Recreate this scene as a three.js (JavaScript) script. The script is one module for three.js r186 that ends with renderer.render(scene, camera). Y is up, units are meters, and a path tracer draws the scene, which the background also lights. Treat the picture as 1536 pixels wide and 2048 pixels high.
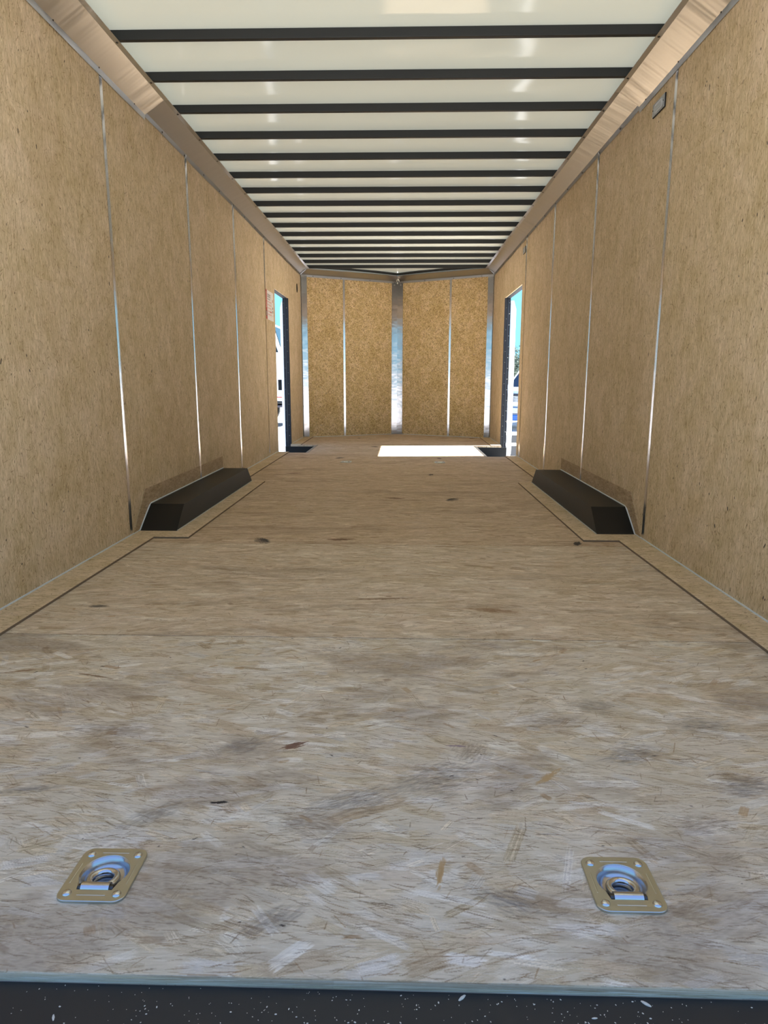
import * as THREE from 'three';
import { mergeGeometries } from 'three/addons/utils/BufferGeometryUtils.js';
import { RoundedBoxGeometry } from 'three/addons/geometries/RoundedBoxGeometry.js';
import { ImprovedNoise } from 'three/addons/math/ImprovedNoise.js';

// ───────────────────────── camera, sky, sun, exposure
const scene = new THREE.Scene();
const camera = new THREE.PerspectiveCamera(2 * Math.atan(1024 / 1374.35) * 180 / Math.PI, 1536 / 2048, 0.02, 400);
camera.position.set(0.0856, 0.7747, 0.771);
camera.rotation.set(-0.1895, 0.0266, 0.002, 'YXZ');

const renderer = new THREE.WebGLRenderer({ antialias: true });
renderer.toneMapping = THREE.LinearToneMapping;
renderer.toneMappingExposure = 1.0;
renderer.shadowMap.enabled = true;

{ // clear deep-blue sky: paler towards the horizon, the same all round
  const w = 64, h = 256, d = new Float32Array(w * h * 4);
  for (let j = 0; j < h; j++) {
    const el = ((j + 0.5) / h - 0.5) * Math.PI, s = Math.max(0, Math.sin(el)), k = Math.pow(1 - s, 3);
    const c = el < 0 ? [0.5, 0.5, 0.48] : [0.36, 0.56 + 0.44 * k, 1.14 + 0.12 * k];
    for (let i = 0; i < w; i++) d.set([c[0], c[1], c[2], 1], (j * w + i) * 4);
  }
  const t = new THREE.DataTexture(d, w, h, THREE.RGBAFormat, THREE.FloatType);
  t.mapping = THREE.EquirectangularReflectionMapping; t.magFilter = THREE.LinearFilter; t.minFilter = THREE.LinearFilter; t.needsUpdate = true;
  scene.background = t; scene.environment = t;
  scene.backgroundIntensity = 1.15; scene.environmentIntensity = 1.15;
}
const sun = new THREE.DirectionalLight(new THREE.Color().setRGB(1, 0.97, 0.93), 30);
sun.position.set(1.505, 1.72, -0.12).multiplyScalar(15).add(new THREE.Vector3(0, 0, -6));
sun.target.position.set(0, 0, -6);
sun.castShadow = true; sun.shadow.radius = 1;
Object.assign(sun.shadow.camera, { left: -40, right: 40, top: 40, bottom: -40, near: 1, far: 120 });
sun.shadow.mapSize.set(4096, 4096);
scene.add(sun, sun.target);

// ───────────────────────── helpers
function rng(seed) { let a = seed >>> 0; return () => { a = (a + 0x6D2B79F5) | 0; let t = Math.imul(a ^ (a >>> 15), 1 | a); t = (t + Math.imul(t ^ (t >>> 7), 61 | t)) ^ t; return ((t ^ (t >>> 14)) >>> 0) / 4294967296; }; }
const perlin = new ImprovedNoise();
const taken = new Map();
function numbered(name) { const n = taken.get(name) ?? 0; taken.set(name, n + 1); return n ? name + '_' + String(n).padStart(3, '0') : name; }
function mesh(name, geo, mat, parent) {
  const m = new THREE.Mesh(Array.isArray(geo) ? (geo.length > 1 ? mergeGeometries(geo.map(g => { const q = g.index ? g.toNonIndexed() : g; return q; })) : geo[0]) : geo, mat);
  m.name = (parent ?? scene) === scene ? numbered(name) : name; m.castShadow = m.receiveShadow = true;
  (parent ?? scene).add(m); return m;
}
function group(name, data, pos) { const g = new THREE.Group(); g.name = numbered(name); g.userData = data; if (pos) g.position.set(...pos); scene.add(g); return g; }
const structure = (name, label, pos) => group(name, { kind: 'structure', label }, pos);
const box = (x0, x1, y0, y1, z0, z1) => { const g = new THREE.BoxGeometry(Math.abs(x1 - x0), Math.abs(y1 - y0), Math.abs(z1 - z0)); g.translate((x0 + x1) / 2, (y0 + y1) / 2, (z0 + z1) / 2); return g; };
const rbox = (x0, x1, y0, y1, z0, z1, r = 0.004, s = 2) => { const g = new RoundedBoxGeometry(Math.abs(x1 - x0), Math.abs(y1 - y0), Math.abs(z1 - z0), s, r); g.translate((x0 + x1) / 2, (y0 + y1) / 2, (z0 + z1) / 2); return g; };
function uv(g, f) { const p = g.attributes.position, u = new Float32Array(p.count * 2); for (let i = 0; i < p.count; i++) { const q = f(p.getX(i), p.getY(i), p.getZ(i)); u[2 * i] = q[0]; u[2 * i + 1] = q[1]; } g.setAttribute('uv', new THREE.BufferAttribute(u, 2)); return g; }
// prism over an outline in the x-z plane, from y0 up to y1
function slab(pts, y0, y1, holes = [], bevel = 0) {
  const s = new THREE.Shape(pts.map(([x, z]) => new THREE.Vector2(x, -z)));
  for (const h of holes) s.holes.push(new THREE.Path(h.map(([x, z]) => new THREE.Vector2(x, -z))));
  const g = new THREE.ExtrudeGeometry(s, { depth: y1 - y0, bevelEnabled: bevel > 0, bevelSize: bevel, bevelThickness: bevel, bevelOffset: -bevel, bevelSegments: 1, curveSegments: 12 });
  g.rotateX(-Math.PI / 2); g.translate(0, y0, 0); return g;
}
// prism over an outline in the z-y plane, from x0 to x1
function slabX(pts, x0, x1, holes = []) {
  const s = new THREE.Shape(pts.map(([z, y]) => new THREE.Vector2(-z, y)));
  for (const h of holes) s.holes.push(new THREE.Path(h.map(([z, y]) => new THREE.Vector2(-z, y))));
  const g = new THREE.ExtrudeGeometry(s, { depth: Math.abs(x1 - x0), bevelEnabled: false, curveSegments: 20 });
  g.rotateY(Math.PI / 2); g.translate(Math.min(x0, x1), 0, 0); return g;
}
const circle = (cx, cy, r, n = 24) => Array.from({ length: n }, (_, i) => [cx + r * Math.cos(-i / n * 2 * Math.PI), cy + r * Math.sin(-i / n * 2 * Math.PI)]);
// thin sheet-metal profile (points in x-y) swept along z
function sheetZ(profile, z0, z1, n = 1, wobble = null) {
  const pos = [], idx = [], m = profile.length, uvs = [];
  for (let i = 0; i <= n; i++) for (let k = 0; k < m; k++) {
    const z = z0 + (z1 - z0) * i / n, w = wobble ? wobble(z, k) : [0, 0];
    pos.push(profile[k][0] + w[0], profile[k][1] + w[1], z); uvs.push(z, k * 0.05);
  }
  for (let i = 0; i < n; i++) for (let k = 0; k < m - 1; k++) { const a = i * m + k, b = a + 1, c = a + m, d = c + 1; idx.push(a, c, b, b, c, d); }
  const g = new THREE.BufferGeometry(); g.setAttribute('position', new THREE.Float32BufferAttribute(pos, 3)); g.setAttribute('uv', new THREE.Float32BufferAttribute(uvs, 2)); g.setIndex(idx);
  const f = g.toNonIndexed(); f.computeVertexNormals(); return f;
}

// ───────────────────────── procedural board textures
function boardTexture(W, H, ppm, o) {
  const R = rng(o.seed), n = W * H, r = new Float32Array(n), g = new Float32Array(n), b = new Float32Array(n), hgt = new Float32Array(n).fill(0.5);
  const pick = a => a[Math.floor(R() * a.length)], b0 = o.palette[0];
  r.fill(b0[0]); g.fill(b0[1]); b.fill(b0[2]);
  const wob = new Float32Array(4096); for (let i = 0; i < 4096; i++) wob[i] = R() * 2 - 1;
  function strand(cx, cy, a, L, w, col, alpha, amp, lift) {
    const ca = Math.cos(a), sa = Math.sin(a), ex = Math.abs(ca) * L + Math.abs(sa) * w + 1, ey = Math.abs(sa) * L + Math.abs(ca) * w + 1, s = Math.floor(R() * 4096), bend = (R() - 0.5) * 0.3 * w / L;
    for (let y = Math.floor(cy - ey); y <= cy + ey; y++) for (let x = Math.floor(cx - ex); x <= cx + ex; x++) {
      const dx = x - cx, dy = y - cy, u = dx * ca + dy * sa, v = -dx * sa + dy * ca + bend * u * u / L;
      if (v < -w || v > w) continue;
      const row = (Math.round(v * 1.3) + s) & 4095, lim = L * (0.86 + 0.14 * wob[row]);
      if (u < -lim || u > lim) continue;
      const q = (((y % H) + H) % H) * W + ((x % W) + W) % W, fib = (wob[row] * 0.7 + wob[(row * 7 + Math.round(u * 0.11)) & 4095] * 0.5) * amp;
      const e = Math.min(1, (lim - Math.abs(u)) * 0.25 + 0.2) * alpha;
      r[q] += (col[0] + fib - r[q]) * e; g[q] += (col[1] + fib - g[q]) * e; b[q] += (col[2] + fib * 0.95 - b[q]) * e;
      hgt[q] += (lift + fib * 0.006 - hgt[q]) * e;
    }
  }
  const turn = (mean, spread) => mean + (R() + R() + R() - 1.5) / 1.5 * spread;
  for (const S of o.strands) for (let i = 0; i < S.n; i++) {
    const c = pick(S.palette ?? o.palette), j = (R() - 0.5) * (S.jitter ?? 14);
    const sx = R() * W, sy = R() * H;
    strand(sx, sy, turn(S.angle, S.spread) + (o.swirl ?? 0) * perlin.noise(sx / W * 5 + o.seed, sy / H * 7, 0.7), (S.len[0] + R() * R() * (S.len[1] - S.len[0])) * ppm, (S.wid[0] + R() * (S.wid[1] - S.wid[0])) * ppm, [c[0] + j, c[1] + j, c[2] + j], S.alpha[0] + R() * (S.alpha[1] - S.alpha[0]), S.amp, 0.5 + (R() - 0.5) * (S.lift ?? 0.4));
  }
  if (o.grain) { // fine fibre grain, long along the strands, over soft patches of tone
    const [fx, fy, amp] = o.grain, N = 512, tab = new Float32Array(N * N); for (let i = 0; i < N * N; i++) tab[i] = R() * 2 - 1;
    const val = (x, y) => { const i = Math.floor(x), j = Math.floor(y), u = x - i, v = y - j, a = (j & 511) * N, b = ((j + 1) & 511) * N, c = i & 511, d = (i + 1) & 511; return (tab[a + c] * (1 - u) + tab[a + d] * u) * (1 - v) + (tab[b + c] * (1 - u) + tab[b + d] * u) * v; };
    for (let y = 0; y < H; y++) for (let x = 0; x < W; x++) {
      const q = y * W + x, w1 = 8 * val(x * 0.013, y * 0.013 + 70), w2 = 5 * val(x * 0.013 + 90, y * 0.013);
      const k = val((x + w1) * fx, (y + w2) * fy) * 0.7 + val((x + w1) * fx * 0.45 + 31, (y + w2) * fy * 0.5) * 0.6 + val(x * 0.9 + 7, y * 0.9) * 0.25, t = val(x * 0.03, y * 0.03) * 0.5 + val(x * 0.011 + 50, y * 0.008) * 0.5;
      const e = amp * (k < 0 ? k * 1.25 : k) + amp * 0.7 * t; r[q] += e; g[q] += e; b[q] += e * 1.05 + amp * 0.25 * t; hgt[q] += k * 0.12;
    }
  }
  if (o.stains) { // dirt: patches with torn, grainy outlines
    for (let y = 0; y < H; y++) for (let x = 0; x < W; x++) {
      const X = x / ppm, Y = y / ppm, q = y * W + x; let k = 0;
      const f1 = perlin.noise(X * o.stains.sx + 11 + o.seed, Y * o.stains.sy, 0.3) + 0.5 * perlin.noise(X * o.stains.sx * 2.7, Y * o.stains.sy * 2.7 + 5 + o.seed, 1.7) + 0.35 * perlin.noise(X * o.stains.sx * 9, Y * o.stains.sy * 11, 4.2 + o.seed);
      k += Math.min(1, Math.max(0, (f1 - o.stains.cut) * 2.4)) * o.stains.amount;
      k *= 0.6 + 0.8 * Math.abs(perlin.noise(X * 60, Y * 160, 9.1));
      const c = o.stains.color; r[q] += (c[0] - r[q]) * k; g[q] += (c[1] - g[q]) * k; b[q] += (c[2] - b[q]) * k;
    }
  }
  for (const m of o.marks ?? []) { // single marks: x, y (m), half length, half width, angle, colour, strength
    const [mx, my, L, w, a, col, al] = m, N = Math.max(6, Math.round(L * w * 150000));
    for (let i = 0; i < N; i++) { const t = (R() + R() + R() - 1.5) / 1.5, s = (R() + R() - 1) * (1 - Math.abs(t) * 0.7); const du = t * L, dv = s * w; strand((mx + du * Math.cos(a) - dv * Math.sin(a)) * ppm, (my + du * Math.sin(a) + dv * Math.cos(a)) * ppm, a + (R() - 0.5) * 0.5, (0.004 + R() * 0.012) * ppm, (0.0006 + R() * 0.0014) * ppm, col, al, 4, 0.45); }
  }
  const px = new Uint8Array(n * 4), bp = new Uint8Array(n * 4);
  for (let q = 0; q < n; q++) { px[4 * q] = Math.min(255, Math.max(0, r[q])); px[4 * q + 1] = Math.min(255, Math.max(0, g[q])); px[4 * q + 2] = Math.min(255, Math.max(0, b[q])); px[4 * q + 3] = 255; const hh = Math.min(255, Math.max(0, hgt[q] * 255)); bp[4 * q] = bp[4 * q + 1] = bp[4 * q + 2] = hh; bp[4 * q + 3] = 255; }
  const mk = (d, srgb) => { const t = new THREE.DataTexture(d, W, H); t.wrapS = t.wrapT = THREE.RepeatWrapping; t.magFilter = THREE.LinearFilter; t.minFilter = THREE.LinearMipmapLinearFilter; t.generateMipmaps = true; if (srgb) t.colorSpace = THREE.SRGBColorSpace; t.needsUpdate = true; return t; };
  return { map: mk(px, true), bump: mk(bp, false) };
}
function boardMaterial(T, bump, rough = 0.78) { return new THREE.MeshStandardMaterial({ map: T.map, bumpMap: T.bump, bumpScale: bump, roughness: rough }); }

const DARK = [[104, 78, 52], [88, 66, 46], [128, 96, 64]], BLACKISH = [[48, 38, 32], [60, 48, 40], [38, 32, 30]];
function floorTexture(seed, pal, o) {
  return boardTexture(2048, 1024, 2048 / 2.54, {
    seed, palette: pal,
    strands: [
      { n: 1500, angle: 0, spread: o.spread, len: [0.03, 0.12], wid: [0.006, 0.018], alpha: [0.4, 0.9], amp: 18, jitter: 30 },
      { n: 800, angle: 0, spread: o.spread * 2.1, len: [0.018, 0.07], wid: [0.003, 0.012], alpha: [0.4, 0.85], amp: 38, jitter: 34 },
      { n: 260, angle: 0, spread: o.spread * 1.4, len: [0.03, 0.09], wid: [0.004, 0.012], alpha: [0.3, 0.7], amp: 24, jitter: 20, palette: o.light },
      { n: 15000, angle: 0, spread: o.spread * 0.8, len: [0.01, 0.035], wid: [0.0005, 0.0011], alpha: [0.12, 0.45], amp: 4, palette: DARK, lift: 0.6 },
      { n: 6000, angle: 0, spread: o.spread * 0.8, len: [0.01, 0.04], wid: [0.0005, 0.0013], alpha: [0.1, 0.4], amp: 4, palette: o.light, lift: 0.6 },
      { n: 1100, angle: 0, spread: 2.6, len: [0.008, 0.03], wid: [0.0005, 0.001], alpha: [0.25, 0.65], amp: 6, palette: [[128, 98, 66], [110, 84, 58], [140, 104, 68]] },
      { n: 60, angle: 0, spread: 1.6, len: [0.012, 0.035], wid: [0.003, 0.008], alpha: [0.3, 0.6], amp: 16, palette: [[158, 122, 84], [144, 118, 92], [172, 134, 90]] },
      { n: o.flecks, angle: 0, spread: 1.4, len: [0.002, 0.009], wid: [0.0006, 0.0018], alpha: [0.6, 0.95], amp: 3, palette: BLACKISH },
    ],
    stains: o.stains, marks: o.marks, swirl: 0.5, grain: [0.1, 0.85, o.grain],
  });
}
const SW = 2.54, HW = 1.2715, SHEET = 1.22;
const at = (x, z, i) => [x + HW, -z - i * SHEET];
const floorTex = [
  floorTexture(11, [[208, 194, 170], [200, 183, 155], [218, 208, 190], [190, 169, 139], [198, 179, 147], [212, 203, 189], [204, 185, 153]], {
    light: [[236, 230, 218], [226, 218, 202]], grain: 9, spread: 0.8, flecks: 170, stains: { sx: 2.2, sy: 4.2, cut: 0.12, amount: 0.5, color: [132, 114, 96] },
    marks: [[0.156, -0.49, 0.09, 0.04, 0.5], [0.432, -0.74, 0.08, 0.035, 0.1], [0.565, -0.588, 0.06, 0.03, 0.3], [0, -0.409, 0.09, 0.03, 0.5], [-0.56, -0.662, 0.08, 0.035, 0.2], [-0.255, -0.604, 0.05, 0.022, 0.4], [0.553, -0.821, 0.05, 0.03, 0], [-0.066, -0.331, 0.07, 0.03, -0.3], [-0.634, -0.423, 0.06, 0.012, 0.25], [0.77, -0.726, 0.07, 0.03, 0.1], [0.236, -0.598, 0.04, 0.03, 1.1], [0.757, -0.482, 0.06, 0.03, 0.2], [-0.363, -0.352, 0.05, 0.02, 0.7], [0.62, -0.35, 0.06, 0.02, 0.3], [0.25, -0.15, 0.05, 0.02, -0.4], [-0.1, -0.1, 0.05, 0.018, 0.6]].map(([x, z, L, w, a], i) => [...at(x, z, 0), L * 1.5, w * 1.8, a, [[98, 90, 84], [112, 94, 78], [88, 82, 80]][i % 3], 0.07])
      .concat([[...at(-0.145, -0.608, 0), 0.035, 0.014, 0.5, [116, 84, 66], 0.7], [...at(-0.254, -0.392, 0), 0.016, 0.004, 0.1, [36, 30, 28], 0.9], [...at(0.2, -0.618, 0), 0.03, 0.003, -0.1, [140, 118, 128], 0.6], [...at(0.151, -0.21, 0), 0.045, 0.008, 1.4, [176, 142, 96], 0.5], [...at(-0.731, -0.96, 0), 0.07, 0.006, -0.3, [140, 112, 84], 0.5], [...at(-0.938, -0.987, 0), 0.06, 0.008, 0.3, [150, 120, 90], 0.5], [...at(0.38, -0.5, 0), 0.06, 0.01, 0.8, [182, 150, 104], 0.4]]) }),
  floorTexture(23, [[205, 185, 157], [196, 174, 144], [215, 198, 174], [187, 163, 132], [202, 181, 153], [211, 195, 171]], {
    light: [[230, 218, 196], [220, 204, 178]], grain: 10, spread: 0.42, flecks: 80, stains: { sx: 1.6, sy: 5, cut: 0.2, amount: 0.36, color: [118, 98, 76] },
    marks: [[...at(-0.97, -1.5, 1), 0.04, 0.02, 0.1, [104, 92, 80], 0.55], [...at(0.02, -1.62, 1), 0.16, 0.012, 0.1, [132, 104, 76], 0.4], [...at(0.4, -1.5, 1), 0.12, 0.03, -0.2, [140, 108, 76], 0.3]] }),
  floorTexture(37, [[202, 178, 148], [193, 167, 136], [211, 190, 163], [182, 155, 124], [198, 173, 144]], {
    light: [[226, 208, 176], [216, 194, 160]], grain: 11, spread: 0.3, flecks: 46, stains: { sx: 1.1, sy: 4.4, cut: 0.16, amount: 0.38, color: [124, 98, 72] },
    marks: [[...at(-0.588, -2.51, 2), 0.06, 0.022, 2.1, [34, 28, 24], 0.7], [...at(-0.6, -2.5, 2), 0.09, 0.045, 2.1, [70, 58, 48], 0.25], [...at(0.934, -2.49, 2), 0.055, 0.022, 1.2, [38, 32, 28], 0.65], [...at(-0.22, -2.54, 2), 0.09, 0.03, 0, [112, 80, 52], 0.45]] }),
];
const wallTexture = (seed, pal) => boardTexture(1024, 2048, 1024 / SHEET, {
  seed, palette: pal,
  strands: [
    { n: 1500, angle: Math.PI / 2, spread: 0.5, len: [0.02, 0.07], wid: [0.004, 0.012], alpha: [0.2, 0.6], amp: 12, jitter: 20 },
    { n: 12000, angle: Math.PI / 2, spread: 0.9, len: [0.003, 0.012], wid: [0.0006, 0.0012], alpha: [0.25, 0.7], amp: 4, palette: [[132, 102, 68], [122, 94, 62], [154, 126, 88]], lift: 0.7 },
    { n: 14000, angle: Math.PI / 2, spread: 0.8, len: [0.003, 0.014], wid: [0.0006, 0.0014], alpha: [0.2, 0.6], amp: 4, palette: [[230, 212, 176], [222, 204, 166], [238, 224, 192]], lift: 0.7 },
    { n: 3600, angle: Math.PI / 2, spread: 2.2, len: [0.006, 0.024], wid: [0.0006, 0.0011], alpha: [0.3, 0.65], amp: 4, palette: [[116, 88, 56], [132, 102, 66]] },
    { n: 1900, angle: Math.PI / 2, spread: 0.6, len: [0.002, 0.009], wid: [0.0009, 0.002], alpha: [0.5, 0.9], amp: 3, palette: [[84, 62, 40], [102, 78, 52]] },
    { n: 70, angle: Math.PI / 2, spread: 0.5, len: [0.004, 0.014], wid: [0.0014, 0.0034], alpha: [0.8, 1], amp: 3, palette: BLACKISH },
  ],
  stains: { sx: 3, sy: 1.2, cut: 0.25, amount: 0.16, color: [160, 130, 92] }, swirl: 0.9, grain: [0.6, 0.11, 19],
});
const wallTex = [wallTexture(51, [[208, 184, 148], [201, 176, 140], [216, 195, 161], [196, 171, 135]]), wallTexture(67, [[206, 182, 147], [212, 190, 155], [199, 174, 139]])];
const noseTex = boardTexture(1024, 1024, 1024 / 1.0, {
  seed: 91, palette: [[206, 177, 127], [198, 166, 116], [216, 190, 144]],
  strands: [
    { n: 2600, angle: 0, spread: 3.1, len: [0.008, 0.034], wid: [0.002, 0.007], alpha: [0.3, 0.8], amp: 16, jitter: 34 },
    { n: 6500, angle: 0, spread: 3.1, len: [0.006, 0.022], wid: [0.001, 0.0024], alpha: [0.25, 0.7], amp: 5, palette: [[140, 106, 64], [122, 90, 52], [156, 120, 74]], lift: 0.7 },
    { n: 5500, angle: 0, spread: 3.1, len: [0.006, 0.024], wid: [0.001, 0.0028], alpha: [0.35, 0.8], amp: 5, palette: [[234, 210, 162], [226, 200, 150]], lift: 0.7 },
    { n: 520, angle: 0, spread: 3.1, len: [0.005, 0.016], wid: [0.0012, 0.003], alpha: [0.6, 0.95], amp: 3, palette: [[80, 58, 36], [68, 50, 34]] },
  ], grain: [0.4, 0.2, 25], swirl: 0.5,
});
const M = {
  floor: floorTex.map(t => boardMaterial(t, 0.0007, 0.7)), wall: wallTex.map(t => boardMaterial(t, 0.0007, 0.75)), nose: boardMaterial(noseTex, 0.0009, 0.75),
};
M.backing = new THREE.MeshStandardMaterial({ map: wallTex[1].map, bumpMap: wallTex[1].bump, bumpScale: 0.001, color: 0xdcd4ce, roughness: 0.85 });
// small waves of hand-bent sheet metal
const wave = (() => {
  const W = 512, H = 256, d = new Uint8Array(W * H * 4);
  for (let y = 0; y < H; y++) for (let x = 0; x < W; x++) {
    let v = 0; const a = x / W * 2 * Math.PI, b = y / H * 2 * Math.PI;
    v += perlin.noise(Math.cos(a) * 2.4 + 4, Math.sin(a) * 2.4, Math.sin(b) * 1.2) * 0.7 + perlin.noise(Math.cos(a) * 7, Math.sin(a) * 7 + 3, Math.cos(b) * 2.2) * 0.22;
    const q = (y * W + x) * 4, k = Math.max(0, Math.min(255, 128 + v * 110)); d[q] = d[q + 1] = d[q + 2] = k; d[q + 3] = 255;
  }
  const t = new THREE.DataTexture(d, W, H); t.wrapS = t.wrapT = THREE.RepeatWrapping; t.magFilter = THREE.LinearFilter; t.needsUpdate = true; return t;
})();
const std = (hex, roughness, metalness = 0, more = {}) => new THREE.MeshStandardMaterial({ color: hex, roughness, metalness, ...more });
Object.assign(M, {
  alu: std(0xced0d3, 0.3, 1, { bumpMap: wave, bumpScale: 0.004 }), aluPost: std(0xb9b7ba, 0.17, 1, { bumpMap: wave, bumpScale: 0.002 }),
  aluBright: std(0xdddbde, 0.19, 1, { bumpMap: wave, bumpScale: 0.0012 }),
  aluDull: std(0xb4b6b8, 0.32, 1, { bumpMap: wave, bumpScale: 0.003 }),
  screw: std(0x55524e, 0.35, 1), steelBlack: std(0x121416, 0.55), jamb: std(0x191d26, 0.7), bow: std(0x17191a, 0.5),
  zinc: std(0xb9bcb4, 0.24, 1), zincRing: std(0xc6c8ca, 0.18, 1), zincPlate: std(0xc2c5bc, 0.32, 1),
  skin: std(0xe9ecee, 0.4), caulk: std(0xd8dcdc, 0.6), wheelBox: std(0x070808, 0.5), black: std(0x0b0c0d, 0.7),
  sawn: std(0x7c6853, 0.9), doorWhite: std(0xeef0f2, 0.45),
});

// ───────────────────────── ground
{
  const R = rng(5), W = 512, d = new Uint8Array(W * W * 4);
  for (let i = 0; i < W * W; i++) { const x = i % W, y = Math.floor(i / W), a = x / W * 6.2832, b = y / W * 6.2832; const v = 196 + (R() - 0.5) * 26 + 14 * perlin.noise(Math.cos(a) * 3, Math.sin(a) * 3 + Math.cos(b) * 3, Math.sin(b) * 3); d.set([v, v * 0.985, v * 0.96, 255], i * 4); }
  const t = new THREE.DataTexture(d, W, W); t.colorSpace = THREE.SRGBColorSpace; t.wrapS = t.wrapT = THREE.RepeatWrapping; t.magFilter = THREE.LinearFilter; t.needsUpdate = true;
  const g = uv(box(-90, 90, -1.0, -0.62, -150, 60), (x, y, z) => [x / 4, z / 4]);
  const m = mesh('ground', g, new THREE.MeshStandardMaterial({ map: t, roughness: 0.9 })); m.userData = { kind: 'structure', label: 'pale sunlit concrete yard around the trailer' };
}

// ───────────────────────── floor
const CORNER = -8.66, APEX = -9.36, WELL_L = [-6.66, -7.55], WELL_R = [-6.34, -7.52], WELLX = 0.96;
const LID = [[-0.384, -0.181], [0.434, -0.184], [-0.456, -5.81], [0.442, -5.81]];
function horseshoe(s = 1, off = 0) { // outline of the ring pan: round at the far side, flat at the near side
  const p = [], r = 0.037 + off, n = 26;
  for (let i = 0; i <= n; i++) { const a = -0.62 + i / n * (Math.PI + 1.24); p.push([r * Math.cos(a), -0.004 - r * Math.sin(a)]); }
  p.push([-0.026 - off, 0.034 + off], [0.026 + off, 0.034 + off]);
  return p.map(([x, z]) => [x * s, z * s]);
}
const floor = structure('floor', 'strand board trailer floor laid in full-width sheets');
for (let i = 0; i < 8; i++) {
  const g0 = 0.0022, zA = -i * SHEET - (i ? g0 : 0), zB = i === 7 ? 0 : -(i + 1) * SHEET + g0;
  let pts;
  if (i < 5) pts = [[-HW, zA], [HW, zA], [HW, zB], [-HW, zB]];
  else if (i === 5) pts = [[-HW, zA], [HW, zA], [HW, WELL_R[0]], [WELLX, WELL_R[0]], [WELLX, zB], [-WELLX, zB], [-WELLX, WELL_L[0]], [-HW, WELL_L[0]]];
  else if (i === 6) pts = [[-WELLX, zA], [WELLX, zA], [WELLX, WELL_R[1]], [HW, WELL_R[1]], [HW, zB], [-HW, zB], [-HW, WELL_L[1]], [-WELLX, WELL_L[1]]];
  else pts = [[-HW, zA], [HW, zA], [HW, CORNER], [0, APEX], [-HW, CORNER]];
  const holes = LID.filter(([, z]) => z < zA && z > zB).map(([x, z]) => horseshoe(1, 0.003).map(([a, b]) => [x + a, z + b]));
  const g = slab(pts, -0.018, 0, holes), flip = i > 2 && i % 2 ? -1 : 1, off = i > 2 ? i * 0.31 : 0;
  uv(g, (x, y, z) => [flip * (x + HW) / SW + off, (-z - i * SHEET) / SHEET]);
  const m = mesh('floor_panel', g, M.floor[Math.min(i, 2)], floor);
}
mesh('panel_edge', uv(box(-HW, HW, -0.018, -0.0008, 0.0002, 0.0012), (x, y, z) => [x / SW, y * 14]), new THREE.MeshStandardMaterial({ map: floorTex[0].map, color: 0xf0eeee, roughness: 0.9 }), floor).userData.label = 'weathered grey cut edge of the rearmost board';
mesh('subfloor', slab([[-HW, -0.04], [HW, -0.04], [HW, WELL_R[0] + 0.03], [WELLX - 0.03, WELL_R[0] + 0.03], [WELLX - 0.03, WELL_R[1] - 0.03], [HW, WELL_R[1] - 0.03], [HW, CORNER], [0, APEX], [-HW, CORNER], [-HW, WELL_L[1] - 0.03], [-WELLX + 0.03, WELL_L[1] - 0.03], [-WELLX + 0.03, WELL_L[0] + 0.03], [-HW, WELL_L[0] + 0.03]], -0.2, -0.06), M.black, floor);
for (const [s, w] of [[-1, WELL_L], [1, WELL_R]]) {
  const xi = s * WELLX, xo = s * 1.335;
  const well = mesh('step_well', [box(xi, xo, -0.22, -0.205, w[0], w[1]), box(xi, s * (WELLX - 0.02), -0.22, -0.02, w[0], w[1]), box(s * (WELLX - 0.02), xo, -0.22, -0.019, w[1] - 0.02, w[1]), box(s * (WELLX - 0.02), xo, -0.22, -0.019, w[0] + 0.02, w[0])], M.black, floor);
  well.userData.label = 'black recessed step well at the side door';
  const e = s * (WELLX + 0.001);
  mesh('edge_strip', [box(e, s * (WELLX - 0.022), 0, 0.0025, w[0], w[1]), box(e, s * (WELLX + 0.0035), -0.03, 0.0025, w[0], w[1])], M.aluDull, well);
}
// rear sill
{
  const t = structure('trim_1', 'black steel sill at the rear edge of the floor');
  mesh('sill_plate', [rbox(-1.335, 1.335, -0.12, -0.0135, 0.0015, 0.17, 0.003)].concat([box(-1.335, 1.335, -0.12, -0.019, -0.03, 0.002)]), std(0x1b1f24, 0.5), t);
  const R = rng(77), chip = new THREE.DodecahedronGeometry(1, 0), c = new THREE.InstancedMesh(chip, std(0xcfc9bd, 0.9), 520), o = new THREE.Object3D();
  for (let i = 0; i < 520; i++) {
    const big = R() < 0.04, s = big ? 0.0016 + R() * 0.0016 : 0.0004 + R() * R() * 0.001; const cl = R() < 0.4;
    o.position.set(cl ? (R() < 0.5 ? -0.12 : 0.3) + (R() + R() - 1) * 0.3 : (R() * 2 - 1) * 0.85, -0.0135 + s * 0.25, 0.006 + R() * 0.075); o.rotation.set(0, R() * 6.28, 0); o.scale.set(s * (big ? 2.4 : 1.3), s * 0.4, s * 0.8); o.updateMatrix(); c.setMatrixAt(i, o.matrix);
  }
  c.name = 'wood_crumbs'; c.userData = { kind: 'stuff', label: 'pale wood crumbs scattered along the black sill', category: 'crumbs' }; c.castShadow = c.receiveShadow = true; scene.add(c);
}

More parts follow.
